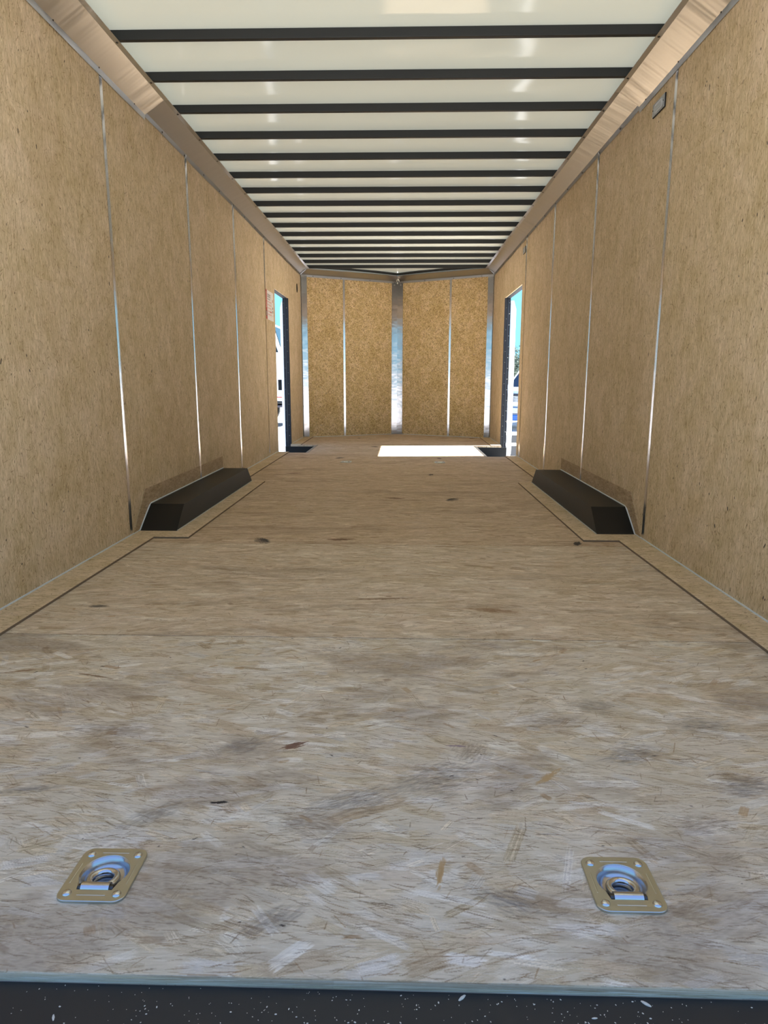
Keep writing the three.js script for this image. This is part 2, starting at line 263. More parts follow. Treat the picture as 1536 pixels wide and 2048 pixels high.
// ───────────────────────── side walls
const TOP = 2.16, H0 = -0.019, DOORTOP = 1.72;
const L_SEAMS = [-1.34, -2.56, -3.78, -4.98, -6.21], R_SEAMS = [-1.34, -2.56, -3.78, -4.98, -6.24];
const DOOR = { '-1': [-6.73, -7.62], '1': [-6.43, -7.62] };
function seamStrip(s, z, y0, y1, parent, tilt = 0.07, bow = 0.05, w = 0.026) { // metal joint cover, a little twisted and rounded
  const pos = [], idx = [], n = 24, m = 9, R = rng(Math.round(-z * 1000) + (s > 0 ? 7 : 0)), ph = R() * 6;
  for (let i = 0; i <= n; i++) for (let k = 0; k < m; k++) {
    const t = k / 4 - 1, y = y0 + (y1 - y0) * i / n, a = tilt + 0.012 * Math.sin(y * 3 + ph);
    pos.push(s * (HW - 0.0012 - (w / 2) * (Math.tan(a) * (1 - t) + bow * (1 - t * t) / 2)), y, z + t * w / 2);
  }
  for (let i = 0; i < n; i++) for (let k = 0; k < m - 1; k++) { const a = i * m + k; s < 0 ? idx.push(a, a + m, a + 1, a + 1, a + m, a + m + 1) : idx.push(a, a + 1, a + m, a + 1, a + m + 1, a + m); }
  const g = new THREE.BufferGeometry(); g.setAttribute('position', new THREE.Float32BufferAttribute(pos, 3)); g.setIndex(idx); g.computeVertexNormals(); uv(g, (x, y, zz) => [y, zz * 3]);
  return mesh('seam_strip', g, M.aluBright, parent);
}
function wallUV(g, k) { const f = k % 2 ? 1 : -1, a = (k * 0.37) % 1, b = (k * 0.53) % 1; return uv(g, (x, y, z) => [f * z / SHEET + a, y / (SHEET * 2) + b]); }
for (const s of [-1, 1]) {
  const wall = structure(s < 0 ? 'wall_left' : 'wall_right', s < 0 ? 'tan strand board side wall with the red and white label and a round hole' : 'tan strand board side wall with the two small wall lamps');
  const seams = s < 0 ? L_SEAMS : R_SEAMS, [dn, df] = DOOR[s], xi = s * HW, xo = s * (HW + 0.012), gap = 0.002;
  const zs = [-0.04, ...seams]; let k = s < 0 ? 0 : 9;
  for (let i = 0; i < zs.length - 1; i++) mesh('wall_panel', wallUV(box(xi, xo, H0, TOP, zs[i] - gap, zs[i + 1] + gap), k), M.wall[k++ % 2], wall);
  const last = zs[zs.length - 1], nd = dn + (s < 0 ? -0.02 : -0.06), fd = df - 0.07;
  mesh('wall_panel', wallUV(box(xi, xo, H0, TOP, last - gap, dn), k), M.wall[k++ % 2], wall);
  mesh('wall_panel', wallUV(box(xi, xo, DOORTOP, TOP, dn - 0.004, fd + 0.002), k), M.wall[k++ % 2], wall);
  if (s < 0) mesh('wall_panel', wallUV(slabX([[fd - 0.002, H0], [CORNER, H0], [CORNER, TOP], [fd - 0.002, TOP]], xo, xi, [circle(-8.335, 1.926, 0.058)]), k), M.wall[k++ % 2], wall);
  else mesh('wall_panel', wallUV(box(xi, xo, H0, TOP, fd - 0.002, CORNER), k), M.wall[k++ % 2], wall);
  mesh('wall_panel', wallUV(box(xi, xo, H0, DOORTOP, df, fd + 0.002), k), M.wall[k++ % 2], wall);
  seams.forEach((z, i) => seamStrip(s, z, 0.008, TOP - 0.02, wall, [0.04, 0.066, 0.16, 0.24, 0.1][i], [0.04, 0.05, 0.14, 0.24, 0.1][i]));
  // outer skin with the door opening
  mesh('outer_skin', slabX([[0.05, -0.3], [CORNER - 0.03, -0.3], [CORNER - 0.03, 2.3], [0.05, 2.3]], s * (HW + 0.013), s * (HW + 0.063), [[[dn, -0.2], [dn, DOORTOP + 0.006], [df, DOORTOP + 0.006], [df, -0.2]]]), M.skin, wall);
  // bead of sealant between wall and floor
  mesh('sealant_bead', [box(xi, s * (HW - 0.005), 0.007, 0.0135, -0.04, dn), box(xi, s * (HW - 0.005), 0.007, 0.0135, fd, CORNER)], M.caulk, wall);
  // board let in behind the wheel box
  const g = slabX([[-2.585, 0.009], [-4.36, 0.009], [-4.36, 0.209], [-2.775, 0.209]], s * HW, s * (HW - 0.0035)); uv(g, (x, y, z) => [y / SHEET + 0.3, z / SHEET * 0.5]);
  mesh('backing_board', g, M.backing, wall).userData.label = 'coarser board patch behind the wheel box';
  if (s < 0) { // open round port
    const c = new THREE.CylinderGeometry(0.0575, 0.0575, 0.0105, 28, 1, true); c.rotateZ(Math.PI / 2); c.translate(-HW - 0.0063, 1.926, -8.335);
    const e = new THREE.CylinderGeometry(0.0575, 0.0575, 0.001, 28); e.rotateZ(Math.PI / 2); e.translate(-HW - 0.0118, 1.926, -8.335);
    mesh('vent_hole', [c, e], new THREE.MeshStandardMaterial({ color: 0x050505, roughness: 0.9, side: THREE.DoubleSide }), wall);
  }
}

// ───────────────────────── V nose
{
  const wall = structure('wall_front', 'V-shaped front wall of coarse strand board with aluminium corner posts');
  for (const s of [-1, 1]) {
    const dir = new THREE.Vector3(-s * HW, 0, APEX - CORNER), len = dir.length(); dir.normalize();
    const face = new THREE.Group(); // local x runs from the side corner to the apex, z faces the room
    const mtx = new THREE.Matrix4().makeBasis(dir.clone().multiplyScalar(s < 0 ? 1 : -1), new THREE.Vector3(0, 1, 0), new THREE.Vector3().crossVectors(dir.clone().multiplyScalar(s < 0 ? 1 : -1), new THREE.Vector3(0, 1, 0)));
    mtx.setPosition(s * HW, 0, CORNER);
    const f = s < 0 ? 1 : -1, put = g => g.applyMatrix4(mtx), X = (a, b) => f > 0 ? [a, b] : [-b, -a];
    const pan = (a, b, k) => { const [x0, x1] = X(a, b); return put(uv(box(x0, x1, H0, TOP, -0.012, 0), (x, y) => [x / 1.0 + k * 0.41, y / 1.0 + k * 0.23])); };
    mesh('wall_panel', pan(0.0, 0.618, s < 0 ? 1 : 2), M.nose, wall); mesh('wall_panel', pan(0.622, len, s < 0 ? 3 : 4), M.nose, wall);
    const strip = (a, b, p, name, mat) => { const [x0, x1] = X(a, b); return mesh(name, put(uv(rbox(x0, x1, 0.004, TOP - 0.03, 0, p, 0.001), (x, y) => [y * 0.8 + s, x * 2])), mat, wall); };
    strip(0.607, 0.637, 0.003, 'seam_strip', M.aluBright);
    const bent = (a, b, turn, name) => { const [x0, x1] = X(a, b), g = rbox(x0, x1, 0.004, TOP - 0.03, -0.0035, 0, 0.001), px = f > 0 ? b : -b; g.translate(-px, 0, 0); g.rotateY(f * turn); g.translate(px, 0, 0.0045); return mesh(name, put(uv(g, (x, y) => [y * 0.8 + s, x * 2])), M.aluPost, wall); };
    const cp = bent(0.004, 0.085, 0.07, 'corner_post'); cp.userData.label = 'shiny dented aluminium corner post';
    { const g = rbox(f > 0 ? 0 : -0.084, f > 0 ? 0.084 : 0, 0.004, TOP - 0.03, -0.0035, 0, 0.001); g.rotateY(-f * 0.25); const px = f * (len - 0.092); g.translate(px, 0, 0.005); mesh('center_post', put(uv(g, (x, y) => [y * 0.8 + s * 0.4, x * 2])), M.aluPost, wall); }
    const lip = box(s * HW, s * (HW - 0.003), 0.004, TOP, CORNER, CORNER + 0.03); mesh('corner_flange', lip, M.aluDull, wall);
    { const [x0, x1] = X(0, len); mesh('outer_skin', put(box(x0, x1, -0.3, 2.3, -0.05, -0.013)), M.skin, wall); }
    { const [x0, x1] = X(0.02, len); mesh('sealant_bead', put(box(x0, x1, 0.0005, 0.0065, 0, 0.006)), M.caulk, wall); }
    for (const y of [0.16, 0.68, 1.12]) { const c = new THREE.SphereGeometry(0.007, 8, 5, 0, 6.3, 0, 1.4); c.scale(1, 0.5, 1); c.rotateX(Math.PI / 2); c.translate(f * 0.26, y, 0); mesh('screw', put(c), M.zinc, wall); }
    for (const y of [0.15, 0.4, 0.62, 0.9, 1.18, 1.5, 1.85]) { for (const a of [0.045]) { const c = new THREE.SphereGeometry(0.006, 8, 5, 0, 6.3, 0, 1.4); c.scale(1, 0.5, 1); c.rotateX(Math.PI / 2); c.translate(f * a, y, 0.0035); mesh('screw', put(c), M.zinc, wall); } }
  }
}

// ───────────────────────── roof: translucent white sheet on black bows
const HB = 2.2, HR = 2.24, BOW = 0.4064, FIRST = -2.4735 + 5 * BOW;
{
  const c = structure('ceiling', 'white light-passing roof sheet on black cross bows');
  const nx = 48, nz = 230, zb = 0.04, pos = [], idx = [], uvs = [];
  for (let i = 0; i <= nz; i++) { const z = zb + (APEX - 0.05 - zb) * i / nz; for (let j = 0; j <= nx; j++) { const x = (j / nx * 2 - 1) * 1.33; const d = ((z - FIRST) / BOW % 1 + 1) % 1, sag = Math.sin(d * Math.PI); pos.push(x, HR + 0.004 + 0.006 * sag * (0.5 + perlin.noise(x * 1.7, z * 0.9, 3)) + 0.002 * sag * perlin.noise(x * 6, z * 6, 1), z); uvs.push(x, z); } }
  for (let i = 0; i < nz; i++) for (let j = 0; j < nx; j++) { const a = i * (nx + 1) + j; idx.push(a, a + 1, a + nx + 1, a + 1, a + nx + 2, a + nx + 1); }
  const g = new THREE.BufferGeometry(); g.setAttribute('position', new THREE.Float32BufferAttribute(pos, 3)); g.setAttribute('uv', new THREE.Float32BufferAttribute(uvs, 2)); g.setIndex(idx); g.computeVertexNormals();
  const m = new THREE.MeshPhysicalMaterial({ roughness: 1, transmission: 0.056, thickness: 0, clearcoat: 0.6, clearcoatRoughness: 0.11, side: THREE.DoubleSide }); m.color.setRGB(0.75, 0.77, 0.65);
  mesh('roof_sheet', g, m, c);
  for (let i = 0; i < 21; i++) { const z = FIRST - i * BOW; mesh('roof_bow', rbox(-1.265, 1.265, HB, HR, z - 0.0125, z + 0.0125, 0.003, 2), M.bow, c); }
  // dark bent edge member over the nose
  for (const s of [-1, 1]) { const k = 12, pts = []; for (let i = 0; i <= k; i++) { const t = i / k; pts.push(new THREE.Vector3(s * 1.2 * (1 - t), HR - 0.018 + 0.012 * Math.sin(t * Math.PI), CORNER + 0.1 + (APEX - CORNER + 0.02) * t)); } const q = new THREE.TubeGeometry(new THREE.CatmullRomCurve3(pts), 24, 0.016, 6); mesh('nose_rail', q, M.bow, c); }
}

// ───────────────────────── slanted metal cove between walls and roof
const COVE = [[HW - 0.002, 2.118], [HW - 0.005, 2.146], [HW - 0.107, 2.197], [HW - 0.132, 2.1985]];
function screwAt(parent, p, n) { const c = new THREE.SphereGeometry(0.0062, 8, 5, 0, 6.3, 0, 1.45); c.scale(1, 0.6, 1); c.applyQuaternion(new THREE.Quaternion().setFromUnitVectors(new THREE.Vector3(0, 1, 0), new THREE.Vector3(...n).normalize())); c.translate(...p); mesh('screw', c, M.screw, parent); }
for (const s of [-1, 1]) {
  const t = structure(s < 0 ? 'trim_2' : 'trim_3', s < 0 ? 'slanted aluminium cove trim above the wall with the printed label' : 'slanted aluminium cove trim above the wall with the lamps');
  const pr = COVE.map(([x, y]) => [s * x, y]); if (s < 0) pr.reverse();
  const cuts = s < 0 ? [-0.03, -3.08, CORNER + 0.045] : [-0.03, -3.03, -5.84, CORNER + 0.045];
  for (let i = 0; i < cuts.length - 1; i++) {
    const lift = i ? 0 : 0.0012, dip = i ? 0 : 0.016, R = i + (s > 0 ? 5 : 0);
    const g = sheetZ(pr.map(([x, y]) => [x - s * lift, y - lift - (Math.abs(x) > HW - 0.05 ? dip : 0)]), cuts[i], cuts[i + 1] - 0.015, Math.round((cuts[i] - cuts[i + 1]) / 0.1), (z, k) => { const outer = (s < 0 ? 3 - k : k) === 0; return outer ? [-s * 0.004 * Math.abs(perlin.noise(z * 2.3, R, 0.5)), 0.004 * perlin.noise(z * 1.9, R, 2.5)] : [0, 0]; });
    mesh('trim_section', g, i ? M.aluDull : M.alu, t);
  }
  for (let i = 3; i < 21; i++) { const z = FIRST - i * BOW; if (z < CORNER + 0.1) continue; screwAt(t, [s * (HW - 0.12), 2.196, z], [0, -1, 0]); screwAt(t, [s * (HW - 0.005), 2.13, z - 0.07], [-s, 0, 0]); }
}
for (const s of [-1, 1]) { // the same cove round the nose
  const t = structure(s < 0 ? 'trim_4' : 'trim_5', s < 0 ? 'aluminium cove trim over the left half of the V nose' : 'aluminium cove trim over the right half of the V nose');
  const A = new THREE.Vector3(s * HW, 0, CORNER), B = new THREE.Vector3(0, 0, APEX), d = B.clone().sub(A).normalize(), n = new THREE.Vector3(-d.z, 0, d.x); if (n.z < 0) n.negate();
  const meet = new THREE.Vector3(-s, 0, 0).add(n).normalize(), k = 1 / meet.dot(n), mid = 1 / n.z;
  const P = (o, y, end) => end ? [0, y, APEX + o * mid] : [A.x + meet.x * o * k, y, A.z + meet.z * o * k];
  const prof = [[0.003, 2.112], [0.0045, 2.14], [0.107, 2.197], [0.132, 2.1985]], pos = [], uvs = [];
  for (let i = 0; i < 3; i++) { const a = P(...prof[i], 0), b = P(...prof[i], 1), c = P(...prof[i + 1], 0), e = P(...prof[i + 1], 1); for (const v of s < 0 ? [a, b, c, b, e, c] : [a, c, b, b, c, e]) { pos.push(...v); uvs.push(v[0] * 0.7, v[1] * 3); } }
  const g = new THREE.BufferGeometry(); g.setAttribute('position', new THREE.Float32BufferAttribute(pos, 3)); g.setAttribute('uv', new THREE.Float32BufferAttribute(uvs, 2)); g.computeVertexNormals();
  mesh('trim_section', g, M.aluDull, t);
  for (const f of [0.12, 0.4, 0.7]) { const p = A.clone().lerp(B, f); screwAt(t, [p.x + n.x * 0.005, 2.125, p.z + n.z * 0.005], [n.x, 0, n.z]); }
  // folded corner patch where the trims meet
  const q = new THREE.BufferGeometry(), a = [s * (HW - 0.003), 2.14, CORNER + 0.06], b = [s * (HW - 0.1), 2.19, CORNER + 0.13], c = P(0.006, 2.138, 0), e = P(0.105, 2.193, 0);
  q.setAttribute('position', new THREE.Float32BufferAttribute((s < 0 ? [a, c, b, c, e, b] : [a, b, c, c, b, e]).flat(), 3)); q.setAttribute('uv', new THREE.Float32BufferAttribute(new Array(12).fill(0.1), 2)); q.computeVertexNormals();
  mesh('corner_patch', q, M.aluBright, t);
}

// ───────────────────────── board strips lying on the floor along the walls
for (const s of [-1, 1]) {
  const b = structure(s < 0 ? 'baseboard_left' : 'baseboard_right', s < 0 ? 'board strip lying on the floor along the wall with the printed label' : 'board strip lying on the floor along the wall with the lamps');
  const end = s < 0 ? WELL_L[0] : WELL_R[0], wz = [-2.53, -4.462], mk = (pts, k) => { const g = slab(pts.map(([x, z]) => [s * x, z]), 0.0002, 0.0085, [], 0.0008); uv(g, (x, y, z) => [z / SHEET * 0.9 + k * 0.2, (x * s) / (SHEET * 2) + y * 3 + k * 0.3]); const m = mesh('board_strip', g, M.wall[k % 2], b); const xs = pts.map(p => p[0]), zz = pts.map(p => p[1]), xa = Math.min(...xs), za = Math.max(...zz), zb = Math.min(...zz); const e = [box(s * xa, s * (xa - 0.0012), 0.0004, 0.0082, za, zb)]; if (k === 1) e.push(box(s * xa, s * 1.1475, 0.0004, 0.0082, za, za + 0.0012)); mesh('sawn_edge', e, M.sawn, m); };
  const o = s < 0 ? p => p : p => p.slice().reverse();
  mk(o([[1.1475, -0.02], [HW - 0.001, -0.02], [HW - 0.001, -2.4], [1.1475, wz[0]]].map(([x, z]) => [x, z]).slice(0, 2).concat([[HW - 0.001, wz[0] + 0.002], [1.1475, wz[0] + 0.002]])), 0);
  mk(o([[0.975, wz[0]], [HW - 0.001, wz[0]], [HW - 0.001, wz[1]], [0.975, wz[1]]]), 1);
  mk(o([[1.1475, wz[1] - 0.002], [HW - 0.001, wz[1] - 0.002], [HW - 0.001, end], [1.1475, end]]), 2);
  const far = s < 0 ? WELL_L[1] : WELL_R[1];
  mk(o([[1.1475, far], [HW - 0.001, far], [HW - 0.001, CORNER], [1.1475, CORNER - 0.06]]), 3);
}

// ───────────────────────── wheel boxes
for (const s of [-1, 1]) {
  const t = group('wheel_box', { label: s < 0 ? 'black sloped wheel box along the wall with the red and white label' : 'black sloped wheel box along the wall with the small lamps', category: 'wheel box', group: 'wheel boxes beside the side walls' }, [s * HW, 0.0085, -3.55]);
  const zc = -3.55, h = 0.112, xo = -s * 0.0006, bx = -s * 0.197, tx = -s * 0.187;
  const N = [[xo, 0, -2.66 - zc], [bx, 0, -2.66 - zc], [tx, h, -2.83 - zc], [xo, h, -2.83 - zc]], F = [[xo, 0, -4.46 - zc], [bx, 0, -4.46 - zc], [tx, h, -4.36 - zc], [xo, h, -4.36 - zc]];
  const quad = (a, b, c, d) => s < 0 ? [a, b, c, a, c, d] : [a, c, b, a, d, c];
  const panels = { front_panel: quad(N[0], N[1], N[2], N[3]), side_panel: quad(N[1], F[1], F[2], N[2]), top_panel: quad(N[3], N[2], F[2], F[3]), rear_panel: quad(F[1], F[0], F[3], F[2]) };
  for (const [name, p] of Object.entries(panels)) { const g = new THREE.BufferGeometry(); g.setAttribute('position', new THREE.Float32BufferAttribute(p.flat(), 3)); g.setAttribute('uv', new THREE.Float32BufferAttribute(new Array(12).fill(0), 2)); g.computeVertexNormals(); mesh(name, g, M.wheelBox, t); }
  const back = quad(N[0], N[3], F[3], F[0]), gb = new THREE.BufferGeometry(); gb.setAttribute('position', new THREE.Float32BufferAttribute(back.flat(), 3)); gb.computeVertexNormals(); mesh('back_panel', gb, M.wheelBox, t);
  const bead = (pts, r) => new THREE.TubeGeometry(new THREE.CatmullRomCurve3(pts.map(p => new THREE.Vector3(...p)), false, 'catmullrom', 0.02), 60, r, 6);
  mesh('edge_bead', bead([N[1], F[1]], 0.0022), M.bow, t);
  const w = -s * 0.0045;
  mesh('sealant_bead', bead([[w, 0.001, N[0][2]], [w, h + 0.002, N[3][2] - 0.004], [w, h + 0.002, F[3][2] + 0.004], [w, 0.001, F[0][2]]], 0.0042), M.caulk, t);
  mesh('sealant_bead', bead([[bx - s * 0.001, 0.0012, N[1][2] + 0.002], [bx - s * 0.001, 0.0012, F[1][2]]], 0.0032), std(0xb9b8ae, 0.7), t);
}

// ───────────────────────── recessed tie-down rings
function tieDown(i) {
  const names = ['recessed steel tie-down ring in the floor, near left', 'recessed steel tie-down ring in the floor, near right', 'small distant tie-down ring in the floor nearest the left step well', 'small distant tie-down ring in the floor just behind the sunlit patch'];
  const t = group('tie_down_ring', { label: names[i], category: 'tie-down ring', group: 'recessed tie-down rings in the floor' }, [LID[i][0], 0, LID[i][1]]);
  const hw = 0.053, hl = 0.0595, r = 0.017, out = [];
  for (const [cx, cz, a0] of [[hw - r, hl - r, 0], [-hw + r, hl - r, 1], [-hw + r, -hl + r, 2], [hw - r, -hl + r, 3]]) for (let k = 0; k <= 6; k++) { const a = (a0 + k / 6) * Math.PI / 2; out.push([cx + r * Math.cos(a), cz + r * Math.sin(a)]); }
  mesh('plate', slab(out, 0.0002, 0.0034, [horseshoe(1, 0.001)], 0.0008), M.zincPlate, t);
  // pan: rounded wall going down to a flat bottom
  const prof = [[0.0015, 0.0034], [0, 0.0022], [-0.0025, -0.001], [-0.004, -0.006], [-0.0055, -0.0095], [-0.009, -0.0125], [-0.013, -0.0135]], pos = [], idx = [], n = horseshoe().length;
  for (const [o, y] of prof) for (const [x, z] of horseshoe(1, o)) pos.push(x, y, z);
  for (let a = 0; a < prof.length - 1; a++) for (let k = 0; k < n; k++) { const p = a * n + k, q = a * n + (k + 1) % n; idx.push(p, q, p + n, q, q + n, p + n); }
  const c0 = pos.length / 3; pos.push(0, -0.0135, 0); const b = (prof.length - 1) * n; for (let k = 0; k < n; k++) idx.push(b + k, b + (k + 1) % n, c0);
  const g = new THREE.BufferGeometry(); g.setAttribute('position', new THREE.Float32BufferAttribute(pos, 3)); g.setIndex(idx); g.computeVertexNormals();
  mesh('pan', g, new THREE.MeshStandardMaterial({ color: 0xbcbfc2, metalness: 1, roughness: 0.24, side: THREE.DoubleSide }), t);
  // ring lying in the pan
  const pts = []; for (let k = 0; k <= 22; k++) { const a = -0.75 + k / 22 * (Math.PI + 1.5); pts.push(new THREE.Vector3(0.0204 * Math.cos(a), -0.004 - 0.002 * Math.sin(a), 0.003 - 0.0204 * Math.sin(a))); }
  pts.unshift(new THREE.Vector3(0.0165, 0.0, 0.0265)); pts.push(new THREE.Vector3(-0.0165, 0.0, 0.0265));
  mesh('ring', new THREE.TubeGeometry(new THREE.CatmullRomCurve3(pts), 70, 0.0058, 12), M.zincRing, t);
  const hinge = mesh('ring_clamp', (() => { const c = new THREE.CylinderGeometry(0.0086, 0.0086, 0.044, 20); c.rotateZ(Math.PI / 2); c.translate(0, 0.0008, 0.0275); return c; })(), M.zincRing, t);
  for (const sx of [-1, 1]) { const c = new THREE.CylinderGeometry(0.0058, 0.0058, 0.006, 16); c.rotateZ(Math.PI / 2); c.translate(sx * 0.0245, 0.0005, 0.0275); mesh('pin_end', c, M.screw, hinge); }
  for (const [sx, sz] of [[-1, -1], [1, -1], [-1, 1], [1, 1]]) { const d = new THREE.SphereGeometry(0.0072, 18, 10, 0, 6.2832, 0, Math.PI / 2); d.scale(1, 0.62, 1); d.translate(sx * 0.0385, 0.0036, sz * 0.0435); mesh('rivet', d, M.zincRing, t); }
  for (const [x, z, along] of [[0, -0.0485, 0], [0, 0.0465, 0], [-0.0445, 0, 1], [0.0445, 0, 1]]) { const c = new THREE.CapsuleGeometry(0.0016, 0.042, 4, 8); along ? c.rotateX(Math.PI / 2) : c.rotateZ(Math.PI / 2); c.scale(1, 0.7, 1); c.translate(x, 0.0036, z); mesh('rib', c, M.zincPlate, t); }
}
for (let i = 0; i < 4; i++) tieDown(i);

// ───────────────────────── side doors standing open
function door(s, name, freeX, freeZ, label) {
  const t = structure(name, label), [dn, df] = DOOR[s], xi = s * (HW - 0.001), xo = s * (HW + 0.068);
  // black frame lining the opening
  mesh('frame', [box(xi, xo, -0.2, DOORTOP, df, df + 0.006), box(s * (HW + 0.0135), xo, -0.2, DOORTOP, dn - 0.006, dn), box(s * (HW + 0.0135), xo, DOORTOP - 0.002, DOORTOP + 0.006, dn, df), box(xi, s * (HW + 0.036), -0.2, DOORTOP - 0.01, df + 0.006, df + 0.012), box(s * (HW + 0.0415), xo, -0.2, DOORTOP - 0.01, df + 0.006, df + 0.012)], M.jamb, t);
  const cyl = new THREE.CylinderGeometry(0.0045, 0.0045, DOORTOP + 0.19, 10); cyl.translate(s * (HW + 0.039), (DOORTOP - 0.2) / 2, df + 0.012); mesh('hinge', cyl, std(0x39404a, 0.35, 0.6), t);
  const riv = []; for (let k = 0; k < 15; k++) for (const [dx, dy] of [[0.02, 0], [0.055, 0.055]]) { const b = new THREE.SphereGeometry(0.0042, 6, 4); b.translate(s * (HW + dx), -0.14 + k * 0.125 + dy, df + 0.0125); if (-0.14 + k * 0.125 + dy < DOORTOP - 0.05) riv.push(b); }
  const rv = mesh('rivets', riv, M.zinc, t); rv.userData.kind = 'stuff';
  // leaf, swung right round towards the front
  const H = new THREE.Vector3(s * (HW + 0.075), 0, df - 0.004), E = new THREE.Vector3(freeX, 0, freeZ), d = E.clone().sub(H), L = d.length(); d.normalize();
  const n = new THREE.Vector3(-d.z * s, 0, d.x * s); // faces away from the trailer
  const c = 0.07, leaf = new THREE.Shape([[0, -0.19], [L - c, -0.19], [L, -0.19 + c], [L, 1.69 - c], [L - c, 1.69], [0, 1.69]].map(p => new THREE.Vector2(...p)));
  const g = new THREE.ExtrudeGeometry(leaf, { depth: 0.03, bevelEnabled: true, bevelSize: 0.003, bevelThickness: 0.003, bevelSegments: 1, bevelOffset: -0.003 });
  const mtx = new THREE.Matrix4().makeBasis(d, new THREE.Vector3(0, 1, 0), new THREE.Vector3().crossVectors(d, new THREE.Vector3(0, 1, 0))); mtx.setPosition(H); g.applyMatrix4(mtx);
  mesh('door_leaf', g, M.doorWhite, t);
  const lz = rbox(L - 0.02, L + 0.03, 0.64, 0.78, s < 0 ? -0.05 : -0.05, 0.0, 0.006).applyMatrix4(mtx);
  if (s < 0) mesh('latch', lz, M.black, t);
}
door(1, 'door_1', 1.527, -8.6, 'white side door swung open into the sun beside its black hinge');
door(-1, 'door_2', -1.517, -8.46, 'white side door swung open in the shade beside its black hinge');

// ───────────────────────── small wall things
for (const [i, y, z, l, h] of [[0, 2.03, -2.755, 0.155, 0.062], [1, 2.028, -6.355, 0.13, 0.062]]) {
  const t = group('dome_lamp', { label: i ? 'small distant grey wall lamp above the side door jamb' : 'larger nearby grey wall lamp close under the cove trim', category: 'lamp', group: 'wall lamps under the cove' }, [HW, y, z]);
  mesh('base', rbox(-0.006, 0, -h / 2, h / 2, -l / 2, l / 2, 0.0028), M.black, t);
  const g = new THREE.CapsuleGeometry(h * 0.36, l * 0.5, 6, 20); g.rotateX(Math.PI / 2); g.scale(0.35, 1, 1); g.translate(-0.006, 0, 0);
  mesh('lens', g, new THREE.MeshPhysicalMaterial({ color: 0xb2b6ba, roughness: 0.2, clearcoat: 0.6, clearcoatRoughness: 0.1 }), t);
  mesh('bezel', (() => { const o = rbox(-0.009, -0.005, -h / 2 + 0.003, h / 2 - 0.003, -l / 2 + 0.003, l / 2 - 0.003, 0.0018); return o; })(), std(0xa0a4a8, 0.3, 0.3), t);
  for (const e of [-1, 1]) { const c = new THREE.SphereGeometry(0.003, 8, 6); c.translate(-0.009, 0, e * (l / 2 - 0.012)); mesh('screw', c, M.screw, t); }
}
{
  const W = 384, H = 256, cv = document.createElement('canvas'); cv.width = W; cv.height = H; const x = cv.getContext('2d'), R = rng(3);
  x.fillStyle = '#e9e4e0'; x.fillRect(0, 0, W, H); x.fillStyle = '#b23a2e'; x.fillRect(0, 0, 76, H);
  x.fillStyle = '#e8c9c0'; for (const [y0, y1] of [[18, 92], [104, 150]]) for (let y = y0; y < y1; y += 9) x.fillRect(26, y, 24, 6);
  x.fillStyle = '#3a2020'; x.fillRect(8, 182, 60, 46); x.fillStyle = '#d8c0ba'; x.fillRect(32, 186, 18, 38);
  x.fillStyle = '#2f2c2a'; for (let i = 0; i < 7; i++) { x.fillRect(94 + i * 22, 30, 17, 5); x.fillRect(94 + i * 22, 30, 6, 30); if (i % 2) x.fillRect(104 + i * 22, 36, 6, 24); else x.fillRect(94 + i * 22, 55, 17, 5); }
  x.fillStyle = '#55504c'; for (let i = 0; i < 9; i++) x.fillRect(94 + i * 15, 70, 10, 9);
  for (const y of [92, 120, 148, 176, 204]) { x.fillStyle = '#cf7468'; for (let i = 0; i < 15; i++) x.fillRect(94 + i * 13, y, 8, 9); x.fillStyle = '#b9b2ac'; for (let l = 0; l < 2; l++) for (let i = 0; i < 24; i++) if (R() < 0.8) x.fillRect(94 + i * 9, y + 12 + l * 6, 6, 2); }
  x.fillStyle = '#c23b2c'; x.fillRect(214, 176, 76, 10); x.fillStyle = '#b4554a'; x.fillRect(330, 62, 30, 24); x.fillStyle = '#4a4542'; x.fillRect(332, 130, 30, 20); x.fillRect(332, 160, 30, 22); x.fillRect(340, 204, 12, 6);
  const t = new THREE.CanvasTexture(cv); t.colorSpace = THREE.SRGBColorSpace; t.magFilter = THREE.LinearFilter;
  const g = box(-HW + 0.0003, -HW + 0.0013, 1.372, 1.655, -6.225, -6.64); uv(g, (a, y, z) => [(-6.225 - z) / 0.415, (y - 1.372) / 0.283]);
  const m = mesh('warning_label', g, new THREE.MeshStandardMaterial({ map: t, roughness: 0.5 })); m.userData = { label: 'red and white printed label stuck on the left wall beside the door', category: 'label' };
}
{
  const t = group('hanging_hook', { label: 'small white hook on a cord hanging at the peak of the nose', category: 'hook' }, [0.004, 2.12, APEX + 0.125]);
  const w = std(0xe6e2d6, 0.5);
  const c = new THREE.CylinderGeometry(0.0016, 0.0016, 0.07, 6); c.translate(0, 0.077, 0); mesh('cord', c, w, t);
  const cone = new THREE.ConeGeometry(0.012, 0.035, 12); cone.translate(0.006, 0.035, 0); mesh('stem', cone, w, t);
  const ring = new THREE.TorusGeometry(0.016, 0.006, 8, 20, 4.6); ring.rotateZ(-0.6); ring.translate(0.002, 0.015, 0); mesh('ring', ring, w, t);
  const k = new THREE.SphereGeometry(0.009, 12, 8); k.scale(1, 1.4, 1); k.translate(-0.003, -0.018, 0); mesh('bead', k, w, t);
}
// rear door frame (behind the picture's edge, it closes the box)
{
  const t = structure('trim_6', 'steel frame of the rear opening');
  mesh('post', rbox(-1.335, -1.262, -0.3, 2.3, -0.04, 0.06, 0.006), M.steelBlack, t); mesh('post', rbox(1.262, 1.335, -0.3, 2.3, -0.04, 0.06, 0.006), M.steelBlack, t); mesh('header', rbox(-1.262, 1.262, 2.1, 2.3, -0.04, 0.06, 0.006), M.steelBlack, t);
}

